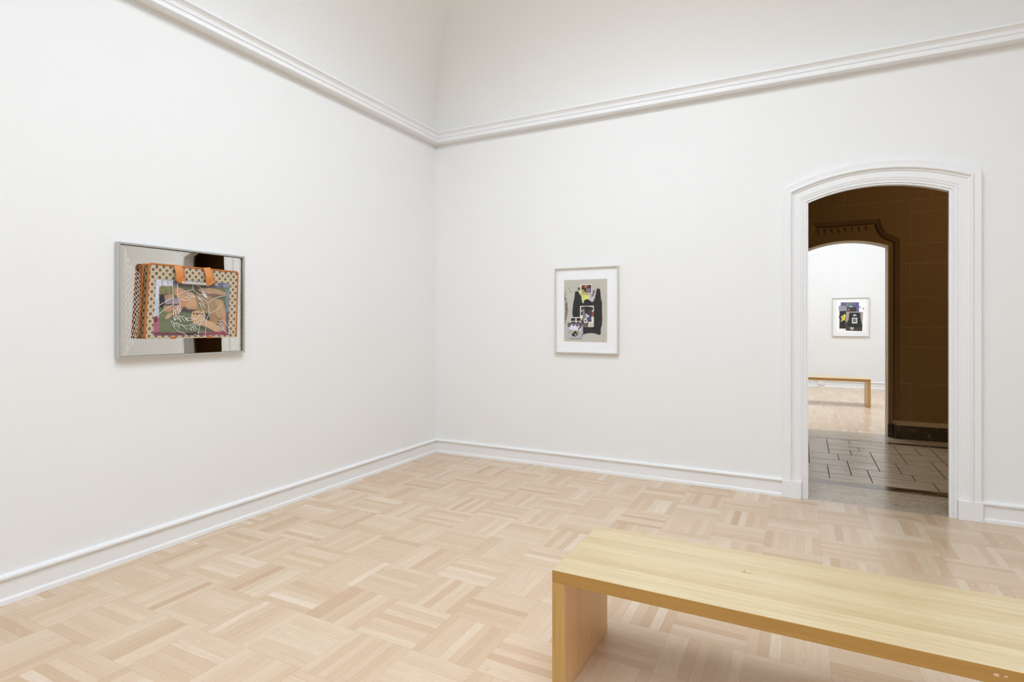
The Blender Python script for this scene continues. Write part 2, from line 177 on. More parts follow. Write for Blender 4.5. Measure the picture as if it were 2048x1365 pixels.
PX, PY, PT = 1.0932, -0.883, 0.3178
def m_parquet(name, dark=1.0):
    g = G(name, 0.3)
    x, y, z = g.sep(g.obj)
    u = g.math('DIVIDE', g.math('SUBTRACT', x, PX), 0.3185); v = g.math('DIVIDE', g.math('SUBTRACT', y, PY), 0.3172)
    cu, cv = g.math('FLOOR', u), g.math('FLOOR', v)
    fu, fv = g.math('SUBTRACT', u, cu), g.math('SUBTRACT', v, cv)
    par = g.math('PINGPONG', g.math('ADD', cu, cv), 1.0)        # 0 / 1 checkerboard
    # parity of the tile [3.32..3.64]x[-1.19..-.88] (cu=7, cv=-1 -> even): slats run along y
    across = g.mixf(par, fu, fv); along = g.mixf(par, fv, fu)
    N = 7.0
    sl = g.math('MULTIPLY', across, N); si = g.math('FLOOR', sl); fs = g.math('SUBTRACT', sl, si)
    cell = g.comb(g.math('ADD', cu, g.math('MULTIPLY', si, 0.137)), cv, g.math('MULTIPLY', si, 1.71))
    r1 = g.white(cell)
    r2 = g.white(g.comb(cu, cv, 3.3))
    r3 = g.white(g.comb(g.math('ADD', cu, 17.3), cv, si))
    # grain stretched along the slat, different in each slat
    gx = g.math('ADD', g.math('MULTIPLY', across, 14.0), g.math('MULTIPLY', r1, 40.0))
    gy = g.math('ADD', g.math('MULTIPLY', along, 1.3), g.math('MULTIPLY', r3, 20.0))
    gr = g.noise(g.comb(gx, gy, g.math('MULTIPLY', r1, 9.0)), 1.6, 4.0, 0.6, 0.6)
    fine = g.noise(g.comb(g.math('MULTIPLY', gx, 5.0), g.math('MULTIPLY', gy, 2.0), r1), 1.5, 3.0, 0.6)
    base = g.ramp(g.math('ADD', g.math('MULTIPLY', r1, 0.85), g.math('MULTIPLY', r2, 0.15)),
        [(0.0, rgb(196, 163, 130)), (0.15, rgb(207, 180, 149)), (0.5, rgb(215, 191, 163)),
         (0.8, rgb(221, 201, 175)), (0.93, rgb(226, 209, 187)), (1.0, rgb(236, 223, 206))])
    base = g.mix(g.math('MULTIPLY', r3, 0.35), base, rgb(222, 195, 172))
    c = g.mix(g.math('MULTIPLY', g.ramp(gr, [(0.40, (0, 0, 0, 1)), (0.68, (1, 1, 1, 1))]), 0.34), base, rgb(199, 168, 136))
    c = g.mix(g.math('MULTIPLY', g.ramp(fine, [(0.5, (0, 0, 0, 1)), (0.75, (1, 1, 1, 1))]), 0.16), c, rgb(188, 153, 122))
    # occasional knots / mineral marks
    kn = g.noise(g.obj, 9.0, 2.0, 0.5, 0.4)
    c = g.mix(g.math('MULTIPLY', g.ramp(kn, [(0.755, (0, 0, 0, 1)), (0.80, (1, 1, 1, 1))]), 0.5), c, rgb(150, 108, 78))
    # joints: hair line between slats, slightly stronger round each block
    def edge(f, w):
        d = g.math('MINIMUM', f, g.math('SUBTRACT', 1.0, f))
        return g.math('LESS_THAN', d, w)
    ln = g.math('MULTIPLY', edge(fs, 0.018), g.mixf(r3, 0.10, 0.42))
    bl = g.math('MULTIPLY', g.math('MAXIMUM', edge(fu, 0.0035), edge(fv, 0.0035)), 0.22)
    c = g.mix(g.math('MAXIMUM', ln, bl), c, rgb(142, 106, 80))
    g.put(g.p.inputs['Roughness'], g.mixf(gr, 0.20, 0.31))
    g.bump(g.math('SUBTRACT', g.math('MULTIPLY', fine, 0.25), g.math('MAXIMUM', ln, bl)), 0.06, 0.001)
    return g.col(c)
M_parquet = m_parquet('maple_block_parquet')

def m_bench(name, along, across, lo, hi, dk, pitch=0.043, rough=0.32):
    g = G(name, rough)
    xyz = g.sep(g.obj); A = xyz['XYZ'.index(along)]; B = xyz['XYZ'.index(across)]
    s = g.math('DIVIDE', g.math('ADD', B, g.math('MULTIPLY', g.noise(g.comb(A, 0.0, 0.0), 0.6, 1.0), 0.003)), pitch)
    si = g.math('FLOOR', s); r = g.white(g.comb(si, 5.2, 0.7))
    r2 = g.white(g.comb(si, 1.2, 8.7))
    v = g.comb(g.math('ADD', g.math('MULTIPLY', A, 1.1), g.math('MULTIPLY', r2, 13.0)), g.math('MULTIPLY', B, 22.0), r)
    gr = g.noise(v, 2.2, 5.0, 0.62, 0.8)
    fine = g.noise(g.comb(g.math('MULTIPLY', A, 4.0), g.math('MULTIPLY', B, 210.0), r), 1.5, 2.0)
    c = g.ramp(r, [(0.0, rgb(*lo)), (0.45, rgb(*[int((a*2+b)/3) for a, b in zip(hi, lo)])), (1.0, rgb(*hi))])
    c = g.mix(g.math('MULTIPLY', g.ramp(gr, [(0.42, (0, 0, 0, 1)), (0.72, (1, 1, 1, 1))]), 0.5), c, rgb(*dk))
    c = g.mix(g.math('MULTIPLY', fine, 0.14), c, rgb(*dk))
    return g.col(c)
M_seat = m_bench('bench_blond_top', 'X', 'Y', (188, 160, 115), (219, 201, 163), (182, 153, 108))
M_edge = m_bench('bench_shaded_edge', 'X', 'Z', (184, 140, 70), (194, 150, 82), (168, 122, 56), 0.3)  # same blond wood; weaker light and warm floor bounce put into the colour
M_legf = m_bench('bench_leg_edge', 'Z', 'X', (200, 160, 94), (210, 170, 104), (182, 138, 74), 0.3)
M_legs = m_bench('bench_leg_face', 'Z', 'Y', (232, 188, 130), (240, 198, 144), (216, 170, 112), 0.047)
g = G('wood_putty', 0.6); M_putty = g.col(rgb(232, 200, 176))
g = G('worn_dent', 0.6); M_dent = g.col(rgb(176, 140, 90))

g = G('brushed_aluminium', 0.42, 0.85)
M_alu = g.col(rgb(205, 204, 199))
g = G('dark_gap', 0.8); M_gap = g.col(rgb(58, 56, 52))
g = G('painted_frame', 0.38); M_frame = g.col(rgb(218, 214, 204))
g = G('far_frame', 0.38); M_frame2 = g.col(rgb(214, 207, 196))
g = G('mount_board', 0.8); M_mat = g.col(rgb(244, 244, 246))
g = G('mirror_glass', 0.015, 1.0)
g.bump(g.noise(g.obj, 1.4, 1.0), 0.05, 0.05)
M_mirror = g.col((0.80, 0.79, 0.745, 1))
def m_attr(name, rough=0.5):
    g = G(name, rough); a = g.n.new('ShaderNodeAttribute'); a.attribute_name = 'Col'
    return g.col(a.outputs['Color'])
M_print = m_attr('printed_picture', 0.5)
M_photo = m_attr('glossy_photograph', 0.4)

def m_check(name, ax, pu, pv, shear, c1, c2, c3):
    g = G(name, 0.55); xyz = g.sep(g.obj); U = xyz['XYZ'.index(ax)]; Z = xyz[2]
    u = g.math('DIVIDE', g.math('SUBTRACT', U, g.math('MULTIPLY', Z, shear)), pu)
    v = g.math('DIVIDE', g.math('ADD', Z, g.math('MULTIPLY', U, 0.0085 if ax == 'Y' else 0.0)), pv)
    cu, cv = g.math('FLOOR', u), g.math('FLOOR', v); fu, fv = g.math('SUBTRACT', u, cu), g.math('SUBTRACT', v, cv)
    par = g.math('PINGPONG', g.math('ADD', cu, cv), 1.0)
    d = g.math('MINIMUM', g.math('MINIMUM', fu, g.math('SUBTRACT', 1.0, fu)), g.math('MINIMUM', fv, g.math('SUBTRACT', 1.0, fv)))
    w = g.white(g.comb(cu, cv, 1.0))
    cdk = g.mix(w, rgb(*c1), rgb(*[int(k*0.82) for k in c1]))
    c = g.mix(par, rgb(*c2), cdk)
    c = g.mix(g.math('LESS_THAN', d, 0.075), c, rgb(*c3))
    wv = g.noise(g.comb(g.math('MULTIPLY', u, 9.0), g.math('MULTIPLY', v, 9.0), 0.0), 1.0, 1.0)
    g.bump(wv, 0.15, 0.001)
    return g.col(c)
M_check = m_check('checked_woven_plastic', 'Y', 0.0206, 0.0222, 0.062, (134, 110, 90), (196, 180, 148), (214, 202, 176))
M_checks = m_check('checked_woven_side', 'X', 0.0206, 0.0222, 0.0, (62, 44, 22), (150, 132, 96), (160, 142, 106))  # same weave as the front, darkened to paint in the gusset's shade
g = G('orange_binding_tape', 0.55); g.bump(g.noise(g.obj, 260.0, 2.0), 0.3, 0.001)
M_orange = g.col(g.mix(g.noise(g.obj, 25.0, 2.0), rgb(196, 118, 52), rgb(178, 100, 40)))
g = G('tan_leather_strap', 0.5); g.bump(g.noise(g.obj, 180.0, 2.0), 0.2, 0.001)
M_strap = g.col(g.mix(g.noise(g.obj, 18.0, 2.0), rgb(226, 150, 82), rgb(196, 120, 58)))
g = G('silver_foil', 0.22, 1.0); g.bump(g.noise(g.obj, 190.0, 3.0, 0.7, 1.0), 1.0, 0.004)
M_foil = g.col(rgb(226, 222, 216))
g = G('white_line_paint', 0.5); M_white = g.col(rgb(246, 242, 240))
g = G('black_bin_liner', 0.3); g.bump(g.noise(g.obj, 22.0, 4.0, 0.6, 1.2), 0.55, 0.006)
M_black = g.col(g.mix(g.noise(g.obj, 12.0, 2.0), rgb(36, 35, 36), rgb(44, 42, 42)))
g = G('grey_cutout', 0.5)
M_knife = g.col(g.mix(g.noise(g.obj, 60.0, 3.0), rgb(112, 98, 96), rgb(70, 60, 58)))
g = G('socket_plastic', 0.35); M_plastic = g.col(rgb(238, 238, 236))

SAND = (112, 86, 52)
g = G('sandstone', 0.75, spec=0.2)
n1 = g.noise(g.obj, 2.2, 4.0, 0.6); n2 = g.noise(g.obj, 45.0, 3.0)
c = g.mix(n1, rgb(122, 92, 54), rgb(136, 105, 66)); c = g.mix(g.math('MULTIPLY', n2, 0.3), c, rgb(108, 82, 48))
g.bump(n2, 0.2, 0.002); M_stone = g.col(c)
g = G('door_liner', 0.5); M_liner = g.col(rgb(206, 192, 168))
g = G('lime_joint', 0.8); M_joint = g.col(rgb(158, 130, 94))
g = G('dark_marble', 0.25)
n1 = g.noise(g.obj, 4.0, 5.0, 0.65, 2.0)
M_marble = g.col(g.ramp(n1, [(0.35, rgb(52, 42, 28)), (0.6, rgb(74, 58, 38)), (0.66, rgb(112, 92, 62)), (0.70, rgb(64, 50, 32))]))
g = G('stone_cap', 0.5); M_cap = g.col(g.mix(g.noise(g.obj, 30.0, 3.0), rgb(122, 98, 66), rgb(158, 134, 98)))

def m_travertine(name, lo):
    g = G(name, 0.22)
    x, y, z = g.sep(g.obj)
    st = g.noise(g.comb(g.math('MULTIPLY', x, 3.0), g.math('MULTIPLY', y, 26.0), 0.0), 1.0, 6.0, 0.7, 0.5)
    pit = g.noise(g.comb(g.math('MULTIPLY', x, 20.0), g.math('MULTIPLY', y, 110.0), 0.0), 1.0, 4.0, 0.75, 0.6)
    c = g.ramp(st, [(0.25, rgb(158, 140, 116)), (0.5, rgb(190, 173, 150)), (0.75, rgb(210, 197, 176))])
    c = g.mix(g.math('MULTIPLY', g.ramp(pit, [(lo, (0, 0, 0, 1)), (lo+0.05, (1, 1, 1, 1))]), 0.75), c, rgb(96, 84, 70))
    g.put(g.p.inputs['Roughness'], g.mixf(st, 0.14, 0.30))
    return g.col(c)
M_trav = m_travertine('travertine_slab', 0.535); M_travt = m_travertine('travertine_tiles', 0.60)
g = G('dark_grout', 0.8); M_grout = g.col(rgb(50, 42, 36))
g = G('dark_veined_marble', 0.12)
x, y, z = g.sep(g.obj)
vn = g.noise(g.comb(g.math('MULTIPLY', x, 1.6), g.math('MULTIPLY', y, 9.0), 0.0), 1.0, 4.0, 0.6, 2.5)
M_band = g.col(g.ramp(vn, [(0.40, rgb(50, 40, 30)), (0.50, rgb(112, 92, 68)), (0.56, rgb(132, 112, 86)), (0.62, rgb(56, 45, 34))]))
def m_emit(name, c, s):
    m = bpy.data.materials.new(name); m.use_nodes = True; t = m.node_tree; t.nodes.clear()
    e = t.nodes.new('ShaderNodeEmission'); o = t.nodes.new('ShaderNodeOutputMaterial')
    e.inputs[0].default_value = c; e.inputs[1].default_value = s; t.links.new(e.outputs[0], o.inputs[0]); return m

# ------------------------------------------------------------------ gallery shell
W, DEP = 8.05, -9.0                   # room width, rear wall y
CX = 4.03                             # doorway axis
ZC = 3.45                             # springing of the coved ceiling
def arc(hw, zs, za, n=28, cx=CX):
    s = za-zs; R = (hw*hw+s*s)/(2*s); a = math.asin(hw/R)
    return [(cx+R*math.sin(-a+2*a*i/n), za-R+R*math.cos(-a+2*a*i/n)) for i in range(n+1)]
def wall_outline(x0, x1, z1, hw, zs, za, cx=CX):
    return [(x0, 0), (cx-hw, 0)] + arc(hw, zs, za, cx=cx) + [(cx+hw, 0), (x1, 0), (x1, z1), (x0, z1)]
def yz(y): return lambda a, b: (a, y, b)

bm = bmesh.new(); prism(bm, wall_outline(-0.12, W+0.12, ZC, 0.482, 2.386, 2.474), yz(0.0), yz(0.17)); struct(finish('wall_back', bm, M_wall))
bm = bmesh.new(); box(bm, (-0.12, DEP-0.12, 0), (0, 0, ZC)); struct(finish('wall_left', bm, M_wall))
bm = bmesh.new(); box(bm, (W, DEP-0.12, 0), (W+0.12, 0, ZC)); struct(finish('wall_right', bm, M_wall))
bm = bmesh.new(); box(bm, (0, DEP-0.12, 0), (W, DEP, ZC)); struct(finish('wall_front', bm, M_wall))
bm = bmesh.new(); box(bm, (-0.12, DEP-0.12, -0.05), (W+0.12, 0.0, 0)); struct(finish('floor', bm, M_parquet))

def coved_ceiling(name, x0, x1, y0, y1, z0, R, lx, ly, mat, rx=None):
    rx = rx or lx
    """quarter-round cove all round, flat ceiling with a laylight opening inset lx, ly"""
    bm = bmesh.new(); loops = []
    n = 20
    def ring(o, z): return [(x0+o, y0+o, z), (x1-o, y0+o, z), (x1-o, y1-o, z), (x0+o, y1-o, z)]
    for i in range(n+1):
        a = math.pi/2*i/n
        loops.append(ring(R*(1-math.cos(a)), z0+R*math.sin(a)))
    V = strip(bm, loops, closed=True, smooth=False)
    inner = [bm.verts.new(p) for p in [(x0+lx, y0+ly, z0+R), (x1-rx, y0+ly, z0+R), (x1-rx, y1-ly, z0+R), (x0+lx, y1-ly, z0+R)]]
    up = [bm.verts.new(v.co+Vector((0, 0, 0.25))) for v in inner]
    for i in range(4):
        j = (i+1) % 4
        bm.faces.new((V[-1][i], V[-1][j], inner[j], inner[i])); bm.faces.new((inner[i], inner[j], up[j], up[i]))
    for i in range(4):                # smooth along the curve, creased at the groins
        for k in range(n):
            e = bm.edges.get((V[k][i], V[k+1][i]))
            if e: e.smooth = False
    for f in bm.faces: f.smooth = len(f.verts) == 4 and f.calc_center_median().z < z0+R-1e-4
    bmesh.ops.recalc_face_normals(bm, faces=bm.faces[:]); bmesh.ops.reverse_faces(bm, faces=bm.faces[:])
    return struct(finish(name, bm, mat, recalc=False))
coved_ceiling('ceiling', 0, W, DEP, 0, ZC, 1.1, 1.7, 2.0, M_ceil, 2.9)

def laylight(name, x0, x1, y0, y1, z, nx, ny, strength, colr, parent_label=None):
    root = bpy.data.objects.new(name, None); COL.objects.link(root); root.location = ((x0+x1)/2, (y0+y1)/2, z); root['kind'] = 'structure'
    bm = bmesh.new(); v = [bm.verts.new(p) for p in ((x0, y0, z), (x0, y1, z), (x1, y1, z), (x1, y0, z))]; bm.faces.new(v)
    if bm.faces[:][0].normal.z > 0: bmesh.ops.reverse_faces(bm, faces=bm.faces[:])
    finish('diffuser', bm, m_emit(name+'_glow', colr, strength), root, recalc=False)
    bm = bmesh.new()
    for i in range(nx+1):
        x = x0+(x1-x0)*i/nx; box(bm, (x-0.02, y0, z-0.06), (x+0.02, y1, z-0.01))
    for i in range(ny+1):
        y = y0+(y1-y0)*i/ny; box(bm, (x0, y-0.02, z-0.059), (x1, y+0.02, z-0.011))
    finish('glazing_bars', bm, M_trim, root)
    return root
laylight('window_1', 1.7, W-2.9, DEP+2.0, -2.0, ZC+1.1+0.24, 4, 5, SKY1, SKYC)

# picture-rail cornice, baseboards
rail = [(0, 3.327), (0.084, 3.327), (0.087, 3.330), (0.085, 3.336), (0.079, 3.345), (0.077, 3.346), (0.071, 3.360), (0.070, 3.368), (0.074, 3.371), (0.078, 3.372), (0.080, 3.377),
        (0.078, 3.381), (0.074, 3.383), (0.078, 3.400), (0.090, 3.412), (0.098, 3.418), (0.104, 3.420), (0.106, 3.428), (0.104, 3.437), (0.098, 3.440), (0, 3.446)]
base = [(0, 0.147), (0.014, 0.146), (0.024, 0.141), (0.028, 0.133), (0.026, 0.124), (0.018, 0.118), (0.012, 0.116), (0.012, 0.030),
        (0.014, 0.028), (0.020, 0.026), (0.024, 0.020), (0.026, 0.0), (0, 0)]
def c_bl(o): return (o, -o)
def c_br(o): return (W-o, -o)
def c_fr(o): return (W-o, DEP+o)
def c_fl(o): return (o, DEP+o)
for nm, prof, paths in (('trim', rail, [('trim_left', [c_fl, c_bl]), ('trim_back', [c_bl, c_br]), ('trim_right', [c_br, c_fr]), ('trim_front', [c_fr, c_fl])]),
                        ('base', base, [('baseboard_left', [c_fl, c_bl]), ('baseboard_back', [c_bl, lambda o: (3.401, -o)]),
                                        ('baseboard_back', [lambda o: (4.659, -o), c_br]), ('baseboard_right', [c_br, c_fr]), ('baseboard_front', [c_fr, c_fl])])):
    for name, path in paths:
        bm = bmesh.new(); run(bm, prof, path)
        struct(finish(name, bm, M_trim))

# moulded door casing with arched head
def casing(name, y, sgn):
    prof = [(0.026, 0.1705), (0.003, 0.020), (0.0, 0.012), (0.0, -0.003), (0.014, -0.004), (0.015, -0.012), (0.024, -0.012), (0.026, -0.005), (0.030, -0.006), (0.036, -0.012), (0.044, -0.014),
            (0.046, -0.008), (0.052, -0.008), (0.053, -0.013), (0.102, -0.013), (0.103, -0.020), (0.114, -0.022), (0.116, -0.030), (0.120, -0.037), (0.126, -0.040),
            (0.132, -0.038), (0.136, -0.032), (0.139, -0.030), (0.174, -0.033), (0.180, -0.030), (0.182, 0.0)]
    root = bpy.data.objects.new(name, None); COL.objects.link(root); root.location = (CX, y, 0); root['kind'] = 'structure'
    bm = bmesh.new(); loops = []
    for (w, p) in prof:
        hw = 0.449+w; zs = 2.354+0.74*w; za = 2.444+0.98*w
        if w > 0.165: zs = 2.354+0.74*0.165
        loops.append([(CX-hw, y+sgn*p, 0)] + [(a, y+sgn*p, b) for a, b in arc(hw, zs, za)] + [(CX+hw, y+sgn*p, 0)])
    strip(bm, loops)
    finish('moulding', bm, M_trim, root)
    for s in (-1, 1):
        bm = bmesh.new(); a, b = sorted((CX+s*(0.449+0.047), CX+s*(0.449+0.186)))
        y0, y1 = sorted((y, y-sgn*0.042)); box(bm, (a, y0, 0), (b, y1, 0.138)); bevel(bm, 0.003, 2)
        finish('plinth_block', bm, M_trim, root)
    return root
casing('door_1', 0.0, 1)

# ------------------------------------------------------------------ stone hall between the two galleries
HX0, HX1, HZ = -2.0, 10.0, 4.4
bm = bmesh.new(); prism(bm, wall_outline(HX0, HX1, HZ, 0.540, 2.415, 2.520), yz(0.171), yz(0.24)); struct(finish('wall_hall_near', bm, M_stone))
# far wall, cut out to the hood moulding
HC = 4.018
hood_o = [(0.572, 0), (0.572, 2.422), (0.506, 2.462), (0.458, 2.490), (0.424, 2.525), (0.402, 2.565), (0.385, 2.617), (0.370, 2.683)]
hood_i = [(0.512, 0), (0.512, 2.388), (0.460, 2.412), (0.413, 2.440), (0.378, 2.476), (0.350, 2.520), (0.330, 2.570), (0.316, 2.626)]
def both(h): return [(HC-a, b) for a, b in h] + [(HC+a, b) for a, b in h[::-1]]
FY = 3.17
bm = bmesh.new(); prism(bm, [(HX0, 0)]+both(hood_o)+[(HX1, 0), (HX1, HZ), (HX0, HZ)], yz(FY), yz(FY+0.06)); wf = struct(finish('wall_hall_far', bm, M_stone))
bm = bmesh.new()
mid = [((a+c)/2, (b+d)/2) for (a, b), (c, d) in zip(hood_o, hood_i)]
q3 = [(a*0.3+c*0.7, b*0.3+d*0.7) for (a, b), (c, d) in zip(hood_o, hood_i)]
strip(bm, [[(a, FY-0.004, b) for a, b in both(hood_o)], [(a, FY+0.004, b) for a, b in both([(p*0.88+q*0.12, r*0.88+s*0.12) for (p, r), (q, s) in zip(hood_o, hood_i)])],
           [(a, FY+0.022, b) for a, b in both(mid)], [(a, FY+0.030, b) for a, b in both(q3)], [(a, FY+0.055, b) for a, b in both(hood_i)]])
struct(finish('trim_hood_moulding', bm, M_stone))
bm = bmesh.new()
outl = both(hood_i); ar = arc(0.450, 2.356, 2.444)
prism(bm, [outl[0], (CX-0.450, 0)] + ar + [(CX+0.450, 0)] + outl[::-1][:-1], yz(FY+0.052), yz(FY+0.09))
# carved pendant leaves under the hood
for k in range(8):
    x = HC-0.285+0.075*k; w = 0.034; h = 0.052 if k % 3 else 0.070
    zt = 2.612
    v = [bm.verts.new(p) for p in ((x-w, FY+0.052, zt), (x+w, FY+0.052, zt), (x, FY+0.052, zt-h-0.012), (x, FY+0.034, zt-0.006), (x, FY+0.040, zt-h*0.75))]
    bm.faces.new((v[0], v[3], v[4])); bm.faces.new((v[3], v[1], v[4])); bm.faces.new((v[0], v[4], v[2])); bm.faces.new((v[4], v[1], v[2])); bm.faces.new((v[0], v[1], v[3]))
struct(finish('trim_carved_spandrel', bm, M_stone))
# lime joints, standing a hair proud
bm = bmesh.new()
def hj(z, x0, x1): box(bm, (x0, FY-0.0015, z-0.0022), (x1, FY+0.01, z+0.0022))
def vj(x, z0, z1): box(bm, (x-0.0022, FY-0.0015, z0), (x+0.0022, FY+0.01, z1))
R0 = HC+0.578; L0 = HC-0.578
zs_ = [0.669, 1.109, 1.348, 1.717, 2.118, 2.352]
for z in zs_: hj(z, R0, HX1); hj(z, HX0, L0)
hj(2.883, HX0, HX1); hj(2.735, 4.695, HX1); hj(2.735, HX0, 3.34); hj(3.45, HX0, HX1)
for sx in (1, -1):
    for k in range(6):
        for z0, z1, off in ((0.21, 0.669, 0), (0.669, 1.109, .42), (1.109, 1.348, 0), (1.348, 1.717, .42), (1.717, 2.118, 0), (2.118, 2.352, .42)):
            x = HC+sx*(0.677+off+0.84*k)
            if HX0 < x < HX1: vj(x, z0, z1)
        x = HC+sx*(0.677+0.84*k)
        if HX0 < x < HX1: vj(x, 2.352, 2.883)
for k in range(-6, 7):
    x = 4.015+0.886*k
    if HX0 < x < HX1: vj(x, 2.883, 3.45)
struct(finish('wall_hall_joints', bm, M_joint))
bm = bmesh.new()
for x0, x1 in ((HC+0.514, HX1), (HX0, HC-0.514)):
    prof = [(3.170, 0.215), (3.160, 0.212), (3.128, 0.176), (3.122, 0.165)]
    strip(bm, [[(x, a, b) for a, b in prof] for x in (x0+0.004, x1)])
struct(finish('baseboard_hall_cap', bm, M_cap))
bm = bmesh.new()
for x0, x1 in ((HC+0.514, HX1), (HX0, HC-0.514)): box(bm, (x0, 3.12, 0), (x1, 3.169, 0.166))
bevel(bm, 0.004, 2)
for s in (-1, 1):
    a, b = sorted((HC+s*0.456, HC+s*0.512)); box(bm, (a, 3.205, 0), (b, 3.221, 0.16))
struct(finish('baseboard_hall_marble', bm, M_marble))
bm = bmesh.new(); tube(bm, [(HC+0.517, y, 0.192) for y in (3.112, 3.120, 3.168)], 0.022, 14); tube(bm, [(HC-0.517, y, 0.192) for y in (3.112, 3.120, 3.168)], 0.022, 14)
struct(finish('trim_scroll_stop', bm, M_cap, smooth=False))
bm = bmesh.new(); box(bm, (HX0-0.1, 0.17, 0), (HX0, 3.23, HZ)); struct(finish('wall_hall_side', bm, M_stone))
bm = bmesh.new(); box(bm, (HX1, 0.17, 0), (HX1+0.1, 3.23, HZ)); struct(finish('wall_hall_side', bm, M_stone))
bm = bmesh.new(); box(bm, (HX0-0.1, 0.17, HZ), (HX1+0.1, 3.37, HZ+0.1)); struct(finish('ceiling_hall', bm, M_stone))
for nm, y0, y1, mt in (('floor_threshold', 0.0, 0.545, M_trav), ('floor_border_marble', 0.545, 0.70, M_band), ('floor_hall', 0.70, 2.71, M_travt),
                       ('floor_border_marble', 2.71, 2.825, M_band), ('floor_threshold', 2.825, 3.345, M_trav)):
    bm = bmesh.new(); box(bm, (HX0, y0, -0.05), (HX1, y1, 0)); struct(finish(nm, bm, mt))
bm = bmesh.new()
VJ = [(3.798, 2.71, 1.879), (3.759, 1.307, 0.766), (3.942, 1.565, 0.963), (4.086, 1.244, 0.76), (4.189, 2.140, 1.242), (3.602, 1.870, 1.31), (4.004, 2.140, 1.870),
      (3.874, 1.870, 1.565), (4.095, 2.347, 2.140), (4.030, 2.71, 2.53), (4.463, 2.627, 1.671), (4.360, 1.671, 1.207), (4.653, 2.54, 2.19), (4.802, 2.67, 1.901), (4.685, 1.901, 1.20), (4.430, 1.207, 1.0), (4.552, 1.0, 0.70)]
HJ = [(2.627, 4.19, 4.80), (2.53, 3.80, 4.46), (2.347, 3.80, 4.46), (2.140, 3.80, 4.46), (1.870, 3.60, 4.19), (1.901, 4.463, 4.80), (1.671, 4.19, 4.685), (1.565, 3.60, 4.19), (1.31, 3.60, 3.94),
      (1.244, 3.94, 4.36), (1.207, 4.36, 4.80), (1.00, 4.086, 4.80), (0.963, 3.60, 4.086), (2.19, 4.463, 4.80)]
for k in range(-4, 5):
    for x_, a_, b_ in VJ:
        xx = x_+1.2*k
        if HX0 < xx < HX1: box(bm, (xx-0.0040, b_, -0.002), (xx+0.0040, a_, 0.0005))
    for y_, a_, b_ in HJ:
        if a_+1.2*k > HX0 and b_+1.2*k < HX1: box(bm, (a_+1.2*k, y_-0.0016, -0.002), (b_+1.2*k, y_+0.0016, 0.0006))
struct(finish('floor_hall_joints', bm, M_grout))

# ------------------------------------------------------------------ second gallery beyond
Y2, YF = 3.37, 9.05
bm = bmesh.new(); prism(bm, wall_outline(0, W, ZC, 0.437, 2.345, 2.431), yz(FY+0.150), yz(Y2)); struct(finish('wall_gallery_near', bm, M_wall))
bm = bmesh.new()
strip(bm, [[(CX-hw, y_, 0)] + [(a, y_, b) for a, b in arc(hw, zs, za)] + [(CX+hw, y_, 0)] for hw, zs, za, y_ in
           ((0.452, 2.358, 2.446, FY+0.051), (0.447, 2.354, 2.441, FY+0.051), (0.446, 2.353, 2.440, FY+0.056), (0.434, 2.342, 2.428, Y2+0.001), (0.446, 2.352, 2.440, Y2+0.001))])
struct(finish('door_2', bm, M_liner))
bm = bmesh.new(); box(bm, (-0.12, Y2, 0), (0, YF+0.12, ZC)); struct(finish('wall_gallery_left', bm, M_wall))
bm = bmesh.new(); box(bm, (W, Y2, 0), (W+0.12, YF+0.12, ZC)); struct(finish('wall_gallery_right', bm, M_wall))
bm = bmesh.new(); box(bm, (0, YF, 0), (W, YF+0.12, ZC)); struct(finish('wall_gallery_far', bm, M_wall))
bm = bmesh.new(); box(bm, (0, 3.345, -0.05), (W, YF, 0)); struct(finish('floor_gallery', bm, M_parquet))
coved_ceiling('ceiling_gallery', 0, W, Y2, YF, ZC, 1.1, 1.9, 1.6, M_ceil)
laylight('window_2', 1.9, W-1.9, Y2+1.6, YF-1.6, ZC+1.1+0.24, 4, 3, SKY2, SKYC2)
bm = bmesh.new(); run(bm, base, [lambda o: (o, YF-o), lambda o: (W-o, YF-o)]); struct(finish('baseboard_gallery', bm, M_trim))
bm = bmesh.new(); run(bm, rail, [lambda o: (o, YF-o), lambda o: (W-o, YF-o)]); struct(finish('trim_gallery', bm, M_trim))

# ------------------------------------------------------------------ benches
def bench(x0, x1, y0, y1, label, marks):
    T, LT, H = 0.0475, 0.050, 0.4655
    root = thing('museum_bench', label, 'bench', ((x0+x1)/2, (y0+y1)/2, 0))
    bm = bmesh.new(); box(bm, (x0, y0, H-T), (x1, y1, H)); bevel(bm, 0.0016, 2)
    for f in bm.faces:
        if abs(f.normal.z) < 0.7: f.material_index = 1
    if marks:
        for mx, r in ((4.0, 0), ):
            pass
        for (mx, mz, r) in ((4.005, 0.4455, 0.0045), (4.025, 0.4465, 0.003)):
            v = [bm.verts.new((mx+1.5*r*math.cos(t), y0-0.0004, mz+r*math.sin(t))) for t in [k*math.pi/4 for k in range(8)]]
            bm.faces.new(v).material_index = 2
        for (mx, my, a, b) in ((3.353, -2.775, 0.020, 0.0016), (3.344, -2.765, 0.0016, 0.012)):
            v = [bm.verts.new(p) for p in ((mx-a, my-b, H+0.0003), (mx+a, my-b, H+0.0003), (mx+a, my+b, H+0.0003), (mx-a, my+b, H+0.0003))]
            bm.faces.new(v).material_index = 3
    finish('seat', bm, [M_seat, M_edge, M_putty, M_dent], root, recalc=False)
    for a, b in ((x0, x0+LT), (x1-LT, x1)):
        bm = bmesh.new(); box(bm, (a, y0, 0.001), (b, y1, H-T)); bevel(bm, 0.0014, 2)
        for f in bm.faces:
            if abs(f.normal.y) > 0.7: f.material_index = 1
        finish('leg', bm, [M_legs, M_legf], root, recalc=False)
    return root
bench(2.697, 5.137, -3.088, -2.566, 'large blond wood slab bench on the parquet in front of the arched doorway', True)
